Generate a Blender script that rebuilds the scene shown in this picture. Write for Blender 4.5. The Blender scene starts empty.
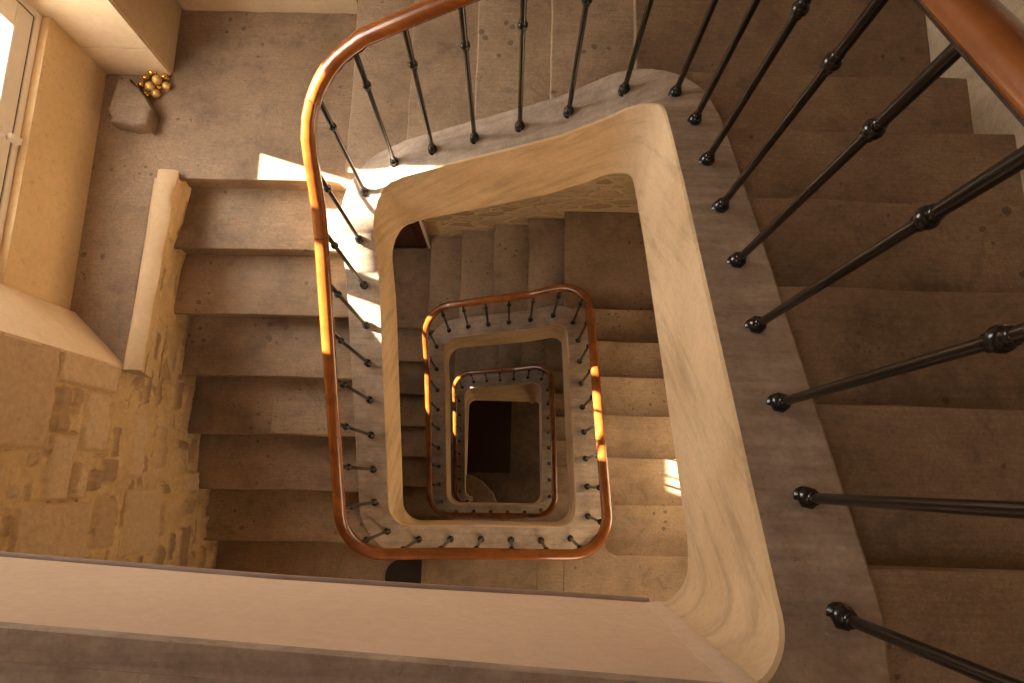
import bpy, bmesh, math, random
from mathutils import Vector, Matrix, noise
random.seed(7)
C = bpy.context.scene.collection
PI = math.pi
G0 = 11.3                      # ground is z = 0, the camera hangs at z = 11.3
R_ = 0.178947                  # riser
D0 = 1.10                      # depth of the top landing under the camera
H = 19 * R_                    # storey
def Z(d): return G0 - d

# ------------------------------------------------------------------ helpers
def obj(name, bm, mats, parent=None, smooth=None):
    me = bpy.data.meshes.new(name)
    bmesh.ops.recalc_face_normals(bm, faces=bm.faces[:])
    bm.to_mesh(me); bm.free()
    if not isinstance(mats, (list, tuple)): mats = [mats]
    for m in mats: me.materials.append(m)
    o = bpy.data.objects.new(name, me); C.objects.link(o)
    if parent is not None:
        o.parent = parent
        o.matrix_parent_inverse = Matrix.Translation(parent.location).inverted()
    if smooth is not None:
        me.polygons.foreach_set('use_smooth', [True] * len(me.polygons))
        if smooth > 0:
            me.set_sharp_from_angle(angle=math.radians(smooth))
    return o
def tag(o, label, cat, group=None, kind=None):
    o['label'] = label; o['category'] = cat
    if group: o['group'] = group
    if kind: o['kind'] = kind
    return o
def empty(name, loc=(0, 0, 0)):
    o = bpy.data.objects.new(name, None); o.empty_display_size = .1
    o.location = loc; C.objects.link(o); return o
def struct(o): o['kind'] = 'structure'; return o
def box(bm, x0, x1, y0, y1, z0, z1, mi=0):
    v = [bm.verts.new((x, y, z)) for z in (z0, z1) for y in (y0, y1) for x in (x0, x1)]
    fs = []
    for q in ((0, 1, 3, 2), (4, 6, 7, 5), (0, 4, 5, 1), (2, 3, 7, 6), (0, 2, 6, 4), (1, 5, 7, 3)):
        f = bm.faces.new([v[i] for i in q]); f.material_index = mi; fs.append(f)
    return v, fs
def prism(bm, poly, z0, z1, mi=0, mtop=None):
    a = [bm.verts.new((x, y, z0)) for x, y in poly]; b = [bm.verts.new((x, y, z1)) for x, y in poly]
    n = len(poly)
    f = bm.faces.new(a[::-1]); f.material_index = mi
    t = bm.faces.new(b); t.material_index = mi if mtop is None else mtop
    for i in range(n):
        f = bm.faces.new((a[i], a[(i + 1) % n], b[(i + 1) % n], b[i])); f.material_index = mi
    return t
def extrude_section(bm, pts0, pts1, mi=0):
    a = [bm.verts.new(p) for p in pts0]; b = [bm.verts.new(p) for p in pts1]; n = len(a)
    f = bm.faces.new(a[::-1]); f.material_index = mi
    f = bm.faces.new(b); f.material_index = mi
    for i in range(n):
        f = bm.faces.new((a[i], a[(i + 1) % n], b[(i + 1) % n], b[i])); f.material_index = mi
def lathe(bm, cx, cy, prof, seg=14, mi=0):
    rings = []
    for z, r in prof:
        if r < 1e-5: rings.append([bm.verts.new((cx, cy, z))])
        else: rings.append([bm.verts.new((cx + r * math.cos(2 * PI * k / seg), cy + r * math.sin(2 * PI * k / seg), z)) for k in range(seg)])
    for A, B in zip(rings, rings[1:]):
        for k in range(seg):
            k2 = (k + 1) % seg
            q = [A[k % len(A)], A[k2 % len(A)], B[k2 % len(B)], B[k % len(B)]]
            u = []
            for v in q:
                if v not in u: u.append(v)
            if len(u) > 2:
                f = bm.faces.new(u); f.material_index = mi
    if len(rings[0]) > 1: bm.faces.new(rings[0][::-1])
    if len(rings[-1]) > 1: bm.faces.new(rings[-1])
def bevel_all(bm, off, seg=2, ang=40):
    bmesh.ops.recalc_face_normals(bm, faces=bm.faces[:])
    es = [e for e in bm.edges if len(e.link_faces) == 2 and math.degrees(e.calc_face_angle(0)) > ang]
    bmesh.ops.bevel(bm, geom=es, offset=off, segments=seg, profile=.5, affect='EDGES')

# ------------------------------------------------------------------ materials
class NT:
    def __init__(s, name):
        s.m = bpy.data.materials.new(name); s.m.use_nodes = True
        s.t = s.m.node_tree; s.b = s.t.nodes['Principled BSDF']; s.n = s.t.nodes; s.l = s.t.links
        s.co = s.n.new('ShaderNodeTexCoord').outputs['Object']
    def mapped(s, scale=(1, 1, 1), rot=(0, 0, 0)):
        m = s.n.new('ShaderNodeMapping'); m.inputs['Scale'].default_value = scale; m.inputs['Rotation'].default_value = rot
        s.l.new(s.co, m.inputs['Vector']); return m.outputs[0]
    def noise(s, scale, detail=4, rough=.6, vec=None, dist=0):
        n = s.n.new('ShaderNodeTexNoise'); n.inputs['Scale'].default_value = scale; n.inputs['Detail'].default_value = detail
        n.inputs['Roughness'].default_value = rough; n.inputs['Distortion'].default_value = dist
        s.l.new(vec or s.co, n.inputs['Vector']); return n.outputs['Fac']
    def voro(s, scale, feature='F1', vec=None, metric='EUCLIDEAN', out='Distance', rnd=1):
        n = s.n.new('ShaderNodeTexVoronoi'); n.feature = feature
        if feature not in ('DISTANCE_TO_EDGE',): n.distance = metric
        n.inputs['Scale'].default_value = scale; n.inputs['Randomness'].default_value = rnd
        s.l.new(vec or s.co, n.inputs['Vector']); return n.outputs[out]
    def ramp(s, fac, stops, interp='LINEAR'):
        r = s.n.new('ShaderNodeValToRGB'); r.color_ramp.interpolation = interp
        e = r.color_ramp.elements
        while len(e) < len(stops): e.new(.5)
        for i, (p, c) in enumerate(stops):
            e[i].position = p
            e[i].color = (*c, 1) if isinstance(c, tuple) else (c, c, c, 1)
        s.l.new(fac, r.inputs[0]); return r.outputs[0]
    def mix(s, fac, a, b, mode='MIX'):
        n = s.n.new('ShaderNodeMix'); n.data_type = 'RGBA'; n.blend_type = mode
        for sock, v in ((n.inputs[0], fac), (n.inputs[6], a), (n.inputs[7], b)):
            if isinstance(v, (int, float)): sock.default_value = v
            elif isinstance(v, tuple): sock.default_value = (*v, 1)
            else: s.l.new(v, sock)
        return n.outputs[2]
    def math(s, op, a, b=0.):
        n = s.n.new('ShaderNodeMath'); n.operation = op
        for sock, v in zip(n.inputs, (a, b)):
            if isinstance(v, (int, float)): sock.default_value = v
            else: s.l.new(v, sock)
        return n.outputs[0]
    def bump(s, h, strength, dist=.01):
        b = s.n.new('ShaderNodeBump'); b.inputs['Strength'].default_value = strength; b.inputs['Distance'].default_value = dist
        s.l.new(h, b.inputs['Height']); s.l.new(b.outputs[0], s.b.inputs['Normal'])
    def out(s, col, rough=.8, metal=0, spec=.3):
        if isinstance(col, tuple): s.b.inputs['Base Color'].default_value = (*col, 1)
        else: s.l.new(col, s.b.inputs['Base Color'])
        if isinstance(rough, (int, float)): s.b.inputs['Roughness'].default_value = rough
        else: s.l.new(rough, s.b.inputs['Roughness'])
        s.b.inputs['Metallic'].default_value = metal; s.b.inputs['Specular IOR Level'].default_value = spec
        return s.m

def mat_tread(name='worn step stone', base=(.30, .202, .125), var=(.175, .114, .069), hi=(.41, .288, .185)):
    s = NT(name)
    n1 = s.noise(1.7, 6, .62); n2 = s.noise(11, 5, .7); n3 = s.noise(60, 3, .7)
    c = s.ramp(n1, [(.32, var), (.5, base), (.72, hi)])
    c = s.mix(.55, c, s.ramp(n2, [(.3, .55), (.5, 1.), (.75, 1.2)]), 'MULTIPLY')
    c = s.mix(.35, c, s.ramp(n3, [(.3, .6), (.6, 1.1)]), 'MULTIPLY')
    # small dark pits and stains that belong to the stone
    sp = s.voro(16, vec=s.mapped((1, 1, 1)))
    sel = s.noise(3.1, 2, .5)
    rad = s.ramp(sel, [(.46, 0.), (.68, .27)])
    sp2 = s.voro(45, vec=s.mapped((1, 1, .6)))
    pit2 = s.math('LESS_THAN', s.math('ADD', sp2, s.math('MULTIPLY', s.noise(130, 2), .2)), s.ramp(s.noise(4.3, 3, .6, s.mapped((1, 1, 1), (.5, .2, .9))), [(.48, .08), (.7, .36)]))
    c = s.mix(s.math('MULTIPLY', pit2, .5), c, (.09, .058, .038))
    pit = s.math('LESS_THAN', s.math('ADD', sp, s.math('MULTIPLY', s.noise(42, 4, .7), .42)), s.math('ADD', rad, .17))
    c = s.mix(s.math('MULTIPLY', pit, .6), c, (.07, .045, .03))
    fine = s.noise(5, 4, .7, s.mapped((1.5, 28, 8)))
    c = s.mix(.45, c, s.ramp(fine, [(.35, .72), (.6, 1.08)]), 'MULTIPLY')
    c = s.mix(.5, c, s.ramp(s.noise(140, 3, .8), [(.35, .65), (.62, 1.15)]), 'MULTIPLY')
    st = s.ramp(s.noise(5.5, 7, .78, dist=.7), [(.555, 0.), (.67, .6)])
    sf = s.ramp(s.noise(7.5, 7, .8, s.mapped((1, 1, 1), (1, 0, .4)), .4), [(.62, 0.), (.72, .35)])
    c = s.mix(sf, c, (.47, .36, .25))
    c = s.mix(st, c, (.12, .08, .055))
    s.bump(s.mix(.5, n2, n3), .35, .008)
    return s.out(c, s.ramp(n2, [(.3, .5), (.7, .8)]), spec=.35)
M_TREAD = mat_tread()
M_INLAY = mat_tread('paler inlaid stone', (.36, .25, .16), (.29, .195, .12), (.43, .31, .205))
M_FLAG = mat_tread('worn landing stone', (.275, .180, .110), (.17, .109, .066), (.37, .252, .160))
def mat_string_top():
    s = NT('grey worn string stone')
    v = s.mapped((3, 30, 3), (0, 0, .25))
    st = s.noise(1.4, 4, .6, v, .3); n = s.noise(9, 5, .7); f = s.noise(90, 2, .6)
    c = s.ramp(n, [(.3, (.27, .195, .145)), (.55, (.38, .288, .217)), (.75, (.48, .375, .29))])
    c = s.mix(.5, c, s.ramp(st, [(.3, .5), (.62, 1.15)]), 'MULTIPLY')
    c = s.mix(.3, c, s.ramp(f, [(.3, .6), (.6, 1.15)]), 'MULTIPLY')
    c = s.mix(s.ramp(s.noise(21, 6, .8, None, .3), [(.62, 0.), (.70, .5)]), c, (.60, .50, .41))
    c = s.mix(s.ramp(s.noise(27, 5, .8, s.mapped((1, 1, 1), (.3, .8, 0))), [(.64, 0.), (.70, .6)]), c, (.12, .085, .065))
    s.bump(s.mix(.5, f, st), .3, .004)
    return s.out(c, .7)
M_STOP = mat_string_top()
def mat_limestone(name='cream limestone', a=(.50, .335, .185), b=(.66, .475, .29), rot=.95, contrast=.6):
    s = NT(name)
    v0 = s.n.new('ShaderNodeMapping'); v0.inputs['Rotation'].default_value = (rot, rot * .6, 0); s.l.new(s.co, v0.inputs['Vector'])
    v1 = s.n.new('ShaderNodeMapping'); v1.inputs['Scale'].default_value = (1.1, 1.1, 11); s.l.new(v0.outputs[0], v1.inputs['Vector']); v = v1.outputs[0]
    st = s.noise(1.5, 6, .7, v, .35); n = s.noise(3.2, 6, .6); f = s.noise(70, 3, .6)
    c = s.ramp(n, [(.3, a), (.7, b)])
    c = s.mix(contrast, c, s.ramp(st, [(.36, .62), (.5, 1.), (.7, 1.1)]), 'MULTIPLY')
    c = s.mix(.25, c, s.ramp(f, [(.3, .7), (.6, 1.1)]), 'MULTIPLY')
    s.bump(s.mix(.5, f, st), .25, .004)
    return s.out(c, .8)
M_LIME = mat_limestone()
M_QUOIN = mat_limestone('dressed corner stone', (.46, .30, .165), (.60, .42, .25), .1, .25)
def mat_plaster(name, a, b, spot=.0):
    s = NT(name)
    n = s.noise(2.2, 5, .55); g = s.noise(34, 5, .75)
    c = s.ramp(n, [(.3, a), (.7, b)])
    c = s.mix(.4, c, s.ramp(g, [(.3, .78), (.6, 1.06)]), 'MULTIPLY')
    if spot:
        c = s.mix(s.ramp(s.noise(26, 6, .8), [(.57, 0.), (.66, spot)]), c, (.47, .27, .10))
    s.bump(g, .25, .006)
    return s.out(c, .85)
M_PLASTER = mat_plaster('ochre rendered plaster', (.68, .48, .26), (.77, .57, .33), .5)
M_SMOOTH = mat_plaster('smooth cream plaster', (.66, .48, .34), (.70, .52, .375))
M_PITTED = mat_plaster('pitted lime wall', (.46, .33, .19), (.60, .45, .28), .6)
M_KERB = mat_plaster('worn cream kerb plaster', (.50, .345, .20), (.60, .43, .26), .2)
M_JAMB = mat_plaster('cream stone jamb', (.62, .45, .27), (.74, .57, .38))
def mat_rubble(name='rubble masonry'):
    s = NT(name)
    v = s.mapped((4.2, 4.2, 8.5))
    wob = s.n.new('ShaderNodeVectorMath'); wob.operation = 'ADD'
    nn = s.n.new('ShaderNodeTexNoise'); nn.inputs['Scale'].default_value = 2.2; nn.inputs['Detail'].default_value = 5
    s.l.new(v, nn.inputs['Vector']); s.l.new(v, wob.inputs[0])
    sc = s.n.new('ShaderNodeVectorMath'); sc.operation = 'SCALE'; sc.inputs[3].default_value = .45
    s.l.new(nn.outputs['Color'], sc.inputs[0]); s.l.new(sc.outputs[0], wob.inputs[1])
    e = s.voro(1., 'DISTANCE_TO_EDGE', wob.outputs[0], out='Distance')
    idc = s.voro(1., 'F1', wob.outputs[0], out='Color')
    sepn = s.n.new('ShaderNodeSeparateColor'); s.l.new(idc, sepn.inputs[0])
    stone = s.ramp(sepn.outputs[0], [(0., (.40, .25, .13)), (.5, (.52, .36, .21)), (1., (.62, .46, .30))])
    m = s.ramp(e, [(.06, 0.), (.14, 1.)])
    g = s.noise(24, 6, .75)
    c = s.mix(m, (.62, .44, .24), stone)
    c = s.mix(.5, c, s.ramp(g, [(.3, .65), (.65, 1.15)]), 'MULTIPLY')
    h = s.math('ADD', s.math('MULTIPLY', m, .6), s.math('MULTIPLY', g, .7))
    s.bump(h, .7, .03)
    return s.out(c, .9)
M_RUBBLE = mat_rubble()
def mat_relief():
    s = NT('rubble stones in lime mortar')
    a = s.n.new('ShaderNodeAttribute'); a.attribute_name = 'stone'
    sp = s.n.new('ShaderNodeSeparateColor'); s.l.new(a.outputs['Color'], sp.inputs[0])
    stone = s.ramp(sp.outputs[1], [(0., (.32, .21, .12)), (.4, (.47, .32, .185)), (1., (.64, .47, .295))])
    g = s.noise(38, 6, .75); g2 = s.noise(7, 4, .6)
    c = s.mix(sp.outputs[0], s.ramp(g2, [(.3, (.56, .38, .185)), (.7, (.68, .49, .27))]), stone)
    c = s.mix(.5, c, s.ramp(g, [(.3, .66), (.62, 1.12)]), 'MULTIPLY')
    s.bump(g, .5, .01)
    return s.out(c, .9)
M_RELIEF = mat_relief()
def mat_wood():
    s = NT('polished handrail wood')
    v = s.mapped((5, 5, 5)); n = s.noise(.9, 5, .6, v, .8); f = s.noise(60, 4, .7, None, 1.)
    c = s.ramp(n, [(.3, (.14, .034, .006)), (.5, (.24, .066, .011)), (.72, (.34, .108, .018))])
    m = s.out(c, .27, spec=.5)
    s.b.inputs['Coat Weight'].default_value = .4; s.b.inputs['Coat Roughness'].default_value = .18
    return m
M_WOOD = mat_wood()
def mat_iron():
    s = NT('black wrought iron'); n = s.noise(70, 4, .7)
    c = s.ramp(n, [(.3, (.006, .005, .0045)), (.7, (.010, .008, .007))])
    return s.out(c, .24, .0, .5)
M_IRON = mat_iron()
def simple(name, col, rough=.6, metal=0, spec=.4, var=.12, scale=20):
    s = NT(name); n = s.noise(scale, 4, .6)
    c = s.ramp(n, [(.3, tuple(x * (1 - var) for x in col)), (.7, tuple(min(1, x * (1 + var)) for x in col))])
    return s.out(c, rough, metal, spec)
M_WPAINT = simple('white window paint', (.80, .72, .63), .4, 0, .4, .04)
M_STEEL = simple('old steel bolt', (.45, .41, .36), .35, .8)
M_GAP = simple('dark window gap', (.07, .035, .025), .8)
M_GOLD = simple('gold bauble lacquer', (.85, .50, .10), .22, .95, .6, .15, 200)
M_GOLDM = simple('matt gold bauble glitter', (.72, .47, .16), .5, .7, .5, .3, 400)
M_ROCK = mat_tread('rough brown sandstone', (.27, .185, .12), (.19, .128, .082), (.36, .255, .17))
M_TRIM = simple('grey beam bead', (.30, .215, .18), .6)
M_DOOR = simple('dark maroon door paint', (.055, .012, .007), .45)
M_MAT = simple('dark rubber mat', (.022, .014, .010), .85)
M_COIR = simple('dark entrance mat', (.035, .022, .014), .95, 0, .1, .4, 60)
M_CEIL = mat_plaster('ceiling plaster', (.70, .58, .44), (.76, .64, .50))
M_PATCH = mat_plaster('rough pale plaster patch', (.58, .43, .30), (.72, .56, .42))
def mat_glass():
    m = bpy.data.materials.new('window glass'); m.use_nodes = True; t = m.node_tree
    t.nodes.remove(t.nodes['Principled BSDF'])
    tr = t.nodes.new('ShaderNodeBsdfTransparent'); tr.inputs[0].default_value = (.97, .98, .97, 1)
    gl = t.nodes.new('ShaderNodeBsdfGlossy'); gl.inputs['Roughness'].default_value = .02
    mx = t.nodes.new('ShaderNodeMixShader')
    mx.inputs[0].default_value = .05; t.links.new(tr.outputs[0], mx.inputs[1]); t.links.new(gl.outputs[0], mx.inputs[2])
    t.links.new(mx.outputs[0], t.nodes['Material Output'].inputs[0]); return m
M_GLASS = mat_glass()
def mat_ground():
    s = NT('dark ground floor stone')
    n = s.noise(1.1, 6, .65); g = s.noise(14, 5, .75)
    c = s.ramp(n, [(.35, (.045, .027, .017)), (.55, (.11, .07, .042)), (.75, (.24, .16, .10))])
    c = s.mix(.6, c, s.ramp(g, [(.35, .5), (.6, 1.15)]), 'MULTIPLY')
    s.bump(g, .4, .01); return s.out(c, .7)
M_GROUND = mat_ground()

# ------------------------------------------------------------------ plan of the helical well
# centre line of the string for every turn: E, N, W, S sides
XE = [.557, .530, .475]; YN = [1.418, 1.395, 1.375]; XW = [-.787, -.748, -.765]; YS = [-.365, -.345, -.345]
YE0, GE = -.4514, .3148
XN0, GN = .4532, .3195
YW0, GW = 1.473, .3117
RC = RC0 = .20
WI, WO = .085, .095                     # string: inner / outer half width
YL = -.401
corners = [(.35, YL)]
for n in range(3):
    ys_prev = YL if n == 0 else YS[n - 1]
    corners += [(XE[n], ys_prev), (XE[n], YN[n]), (XW[n], YN[n]), (XW[n], YS[n])]
corners.append((-.1, YS[2]))
path = []; marks = {}
def add_path():
    pts = corners
    path.append(Vector((pts[0][0], pts[0][1])))
    for i in range(1, len(pts) - 1):
        RC = .205 if i == 1 else RC0
        p = Vector(pts[i]); a = (Vector(pts[i - 1]) - p).normalized(); b = (Vector(pts[i + 1]) - p).normalized()
        c = p + (a + b) * RC
        q0 = p + a * RC - c; q1 = p + b * RC - c
        a0 = math.atan2(q0.y, q0.x); a1 = math.atan2(q1.y, q1.x)
        while a1 < a0: a1 += 2 * PI
        for k in range(15):
            t = a0 + (a1 - a0) * k / 14
            path.append(c + Vector((math.cos(t), math.sin(t))) * RC)
            if k == 7: marks[i] = len(path) - 1
    path.append(Vector(pts[-1]))
add_path()
SL = [0.]
for a, b in zip(path, path[1:]): SL.append(SL[-1] + (b - a).length)
def at(s):
    s = max(0, min(SL[-1], s))
    lo = 0
    hi = len(SL) - 2
    while lo < hi:
        m = (lo + hi + 1) // 2
        if SL[m] <= s: lo = m
        else: hi = m - 1
    t = (s - SL[lo]) / max(1e-9, SL[lo + 1] - SL[lo])
    p = path[lo].lerp(path[lo + 1], t)
    return p
def tangent(s):
    return (at(s + .012) - at(s - .012)).normalized()
mk = [SL[marks[i]] for i in range(1, 13)]      # mid-corner arclengths: SE, NE, NW, SW per turn
ctrl = [(-1, D0), ]
for n in range(3):
    b = D0 + n * H; base = mk[4 * n]
    sE = mk[4 * n] + (.161 if n == 0 else .157)                 # end of the SE corner arc (Y = YS+RC)
    y_s = YL + .205 if n == 0 else YS[n - 1] + RC
    for i in range(7): ctrl.append((sE + (YE0 + i * GE - y_s) - (.02 if i == 6 else 0), b + i * R_))
    sN = mk[4 * n + 1] + .157; xs = XE[n] - RC
    for i in range(5): ctrl.append((sN + (xs - (XN0 - i * GN)) + (.03 if i == 0 else (-.05 if i == 4 else 0)), b + (7 + i) * R_))
    sW = mk[4 * n + 2] + .157; yw = YN[n] - RC
    for i in range(7): ctrl.append((sW + (yw - (YW0 - i * GW)) + (.06 if i == 0 else 0), b + (12 + i) * R_))
    ctrl.append((ctrl[-1][0] + GW, b + 19 * R_))
ctrl.append((1e3, D0 + 3 * H))
for i in range(1, len(ctrl)):
    if ctrl[i][0] <= ctrl[i - 1][0]: ctrl[i] = (ctrl[i - 1][0] + .02, ctrl[i][1])
def Draw(s):
    for (a, x), (b, y) in zip(ctrl, ctrl[1:]):
        if s <= b: return x + (y - x) * max(0, (s - a)) / (b - a)
    return ctrl[-1][1]
def Dn(s):                                      # smoothed nosing line depth
    return sum(Draw(s + k * .05) for k in range(-5, 6)) / 11
TOPUP = .03

# ------------------------------------------------------------------ string (the stone curb that carries the railing)
string = empty('stair_string', (path[0].x, path[0].y, Z(D0)))
tag(string, 'pale stone string spiralling down around the open well beneath the iron balusters', 'stair string')
def sweep_string(s0, s1, name='string_block'):
    bm = bmesh.new(); n = max(2, int((s1 - s0) / .03)); prev = None
    for i in range(n + 1):
        s = s0 + (s1 - s0) * i / n
        p = at(s); t = tangent(s); nr = Vector((t.y, -t.x))      # outward (away from the well) for an anticlockwise path
        d = Dn(s) - TOPUP; bt = max(d + .54, 1.79)
        if s > mk[9] - .3: bt += (G0 - bt) * min(1, (s - mk[9] + .3) / .3)      # the lowest turn stands on a solid wall
        bt = min(bt, G0 - .002)
        zt, zb = Z(d), Z(bt)
        wo, wi = WO, WI
        if s < mk[1]:
            tt = max(0, min(1, 1 - (s - mk[0]) / 1.2)); wo -= .018 * tt; wi += .020 * tt
        if s < mk[0] + .12 and nr.x > .15:               # squared outer corner on the top landing
            lim = .634 if p.y > -.12 else .634 - (-.12 - p.y) * .08
            wo = min(.26, max(wo, (lim - p.x) / nr.x)) if p.y < .1 else wo
        pi_, po = p - nr * wi, p + nr * wo
        c = .007
        ring = [(pi_.x, pi_.y, zb), (pi_.x, pi_.y, zt - c), ((pi_ + nr * c).x, (pi_ + nr * c).y, zt), ((po - nr * c).x, (po - nr * c).y, zt), (po.x, po.y, zt - c), (po.x, po.y, zb)]
        vs = [bm.verts.new(q) for q in ring]
        if prev:
            for k in range(6):
                f = bm.faces.new((prev[k], prev[(k + 1) % 6], vs[(k + 1) % 6], vs[k]))
                f.material_index = 1 if k in (2, 3) else 0
        else: bm.faces.new(vs)
        prev = vs
    bm.faces.new(prev[::-1])
    return obj(name, bm, [M_LIME, M_STOP], string, 35)
cuts = [0.0]
for n in range(3):
    for j in range(4):
        m = mk[4 * n + j]
        if n == 0 and j == 0: continue
        cuts.append(m + (.22 if j in (0, 2) else -.24))
s_end = ctrl[-2][0] - .25
cuts = [c for c in cuts if c < s_end - .1] + [s_end]
full = []
for a, b in zip(cuts, cuts[1:]):
    k = max(1, round((b - a) / 1.6))
    for i in range(k): full.append((a + (b - a) * i / k, a + (b - a) * (i + 1) / k))
for a, b in full: sweep_string(a, b - .0006)

# ------------------------------------------------------------------ balustrade
rail_root = empty('stair_balustrade', (path[0].x, path[0].y, Z(D0)))
tag(rail_root, 'black iron balustrade with polished orange-brown wooden handrail spiralling down the whole stairwell', 'balustrade')
RH = .86
def rh(s): return .91 if s < mk[1] - .3 else (.86 if s > mk[2] else .91 - .05 * (s - mk[1] + .3) / (mk[2] - mk[1] + .3))
def rail_pos(s):
    if s < 0:
        return Vector((path[0].x + s, YL + .058 * (-s), Z(D0 - TOPUP - rh(s))))
    p = at(s); return Vector((p.x, p.y, Z(Dn(s) - TOPUP - rh(s))))
def sweep_rail(s0, s1, prof, name, mat, dz=0):
    bm = bmesh.new(); n = max(2, int((s1 - s0) / .025)); prev = None
    for i in range(n + 1):
        s = s0 + (s1 - s0) * i / n
        p = rail_pos(s); t = (rail_pos(s + .015) - rail_pos(s - .015)).normalized()
        side = t.cross(Vector((0, 0, 1))).normalized(); up = side.cross(t).normalized()
        vs = [bm.verts.new(p + side * x + up * (y + dz)) for x, y in prof]
        m = len(vs)
        if prev:
            for k in range(m): bm.faces.new((prev[k], prev[(k + 1) % m], vs[(k + 1) % m], vs[k]))
        else: bm.faces.new(vs)
        prev = vs
    bm.faces.new(prev[::-1])
    return obj(name, bm, mat, rail_root, 50)
prof = []
for k in range(18):
    a = 2 * PI * k / 18; x = math.cos(a); y = math.sin(a)
    prof.append((.0285 * math.copysign(abs(x) ** .8, x), max(-.02, .027 * math.copysign(abs(y) ** .85, y))))
RS0, RS1 = -2.0, s_end + .1
# turned lengths of wood meet at thin joints
js = [RS0, mk[0] + .5, mk[1] + .55, mk[2] + .02, mk[2] + .42, mk[3] - .5, mk[3] + .3, mk[4] + .2, mk[5] - .2, mk[5] + .15, mk[6] + .15, mk[7] - .3, mk[8] + .2, mk[9] - .15, mk[10] + .2, RS1]
for a, b in zip(js, js[1:]): sweep_rail(a, b - .0015, prof, 'handrail', M_WOOD)
sweep_rail(RS0, RS1, [(-.015, -.029), (.015, -.029), (.015, -.021), (-.015, -.021)], 'rail_bar', M_IRON)

def baluster(s, first=None):
    p = rail_pos(s); zt = p.z - .024
    if s < 0: zb = Z(D0)
    else:
        q = at(s); zb = Z(Dn(s) - TOPUP)
    h = zt - zb
    if first is None:
        o = empty('x')
    bm = bmesh.new(); seg = 12
    lathe(bm, 0, 0, [(.03, .0096), (.75 * h, .0092)], seg)
    lathe(bm, 0, 0, [(.75 * h, .0102), (h + .006, .0114)], seg)
    b = obj('baluster', bm, M_IRON, None, 40)
    b.location = (p.x, p.y, zb)
    b.parent = rail_root; b.matrix_parent_inverse = Matrix.Translation(rail_root.location).inverted()
    return b, h
# shared part meshes
def knob_mesh():
    bm = bmesh.new()
    pr = [(-.026, .0095), (-.021, .0125), (-.016, .0105), (-.012, .013)]
    for k in range(9):
        a = -PI / 2 + PI * (k + .5) / 9
        pr.append((.0125 * math.sin(a), .0095 + .0078 * math.cos(a)))
    pr += [(.012, .013), (.016, .0105), (.021, .0125), (.026, .0100)]
    lathe(bm, 0, 0, pr, 14)
    me = bpy.data.meshes.new('collar'); bmesh.ops.recalc_face_normals(bm, faces=bm.faces[:]); bm.to_mesh(me); bm.free()
    me.materials.append(M_IRON); me.polygons.foreach_set('use_smooth', [True] * len(me.polygons)); return me
def foot_mesh():
    bm = bmesh.new()
    pr = [(-.006, .021), (.002, .0215)]
    for k in range(8):
        a = -PI / 3.2 + (PI / 3.2 + PI / 2.2) * k / 7
        pr.append((.019 + .019 * math.sin(a), .0205 * math.cos(a)))
    pr += [(.040, .012), (.046, .0135), (.050, .0095)]
    lathe(bm, 0, 0, pr, 14)
    for v in bm.verts: 
        if v.co.z > .004 and v.co.z < .036:
            a = math.atan2(v.co.y, v.co.x); k = 1 + .06 * math.sin(6 * a + v.co.z * 150); v.co.x *= k; v.co.y *= k
    me = bpy.data.meshes.new('foot'); bmesh.ops.recalc_face_normals(bm, faces=bm.faces[:]); bm.to_mesh(me); bm.free()
    me.materials.append(M_IRON); me.polygons.foreach_set('use_smooth', [True] * len(me.polygons)); return me
KM, FM = knob_mesh(), foot_mesh()
SB0 = mk[0] + .161 + (.549 - (YL + .205)) - 4 * .1895
sbs = []
s = SB0
while s < RS1 - .05:
    sbs.append(s); s += .1895
s = SB0 - .19
while s > -1.35: sbs.append(s); s -= .19
sbs = sbs[:100] if len(sbs) > 100 else sbs
print('balusters', len(sbs), 'path', SL[-1], 'mk', [round(x, 2) for x in mk])
for s in sbs:
    b, h = baluster(s)
    for nm, me, z in (('collar', KM, .75 * h), ('foot', FM, 0.)):
        o = bpy.data.objects.new(nm, me); C.objects.link(o); o.parent = b; o.location = (0, 0, z)

# ------------------------------------------------------------------ walls
XWALL = -1.84; XEAST = 1.59; YNORTH = 2.46; YNORTH2 = 2.375; YSOUTH = -1.55; ZTOP = G0 + 1.7
def wface(y):            # where the lower west wall stands beside the steps
    pts = [(-.6, -1.842), (-.42, -1.84), (.47, -1.845), (1.1, -1.822), (1.30, -1.765), (1.47, -1.738), (1.6, -1.72)]
    if y <= pts[0][0]: return pts[0][1]
    for (a, x), (b, y1) in zip(pts, pts[1:]):
        if y <= b: return x + (y1 - x) * (y - a) / (b - a)
    return pts[-1][1]

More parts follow.
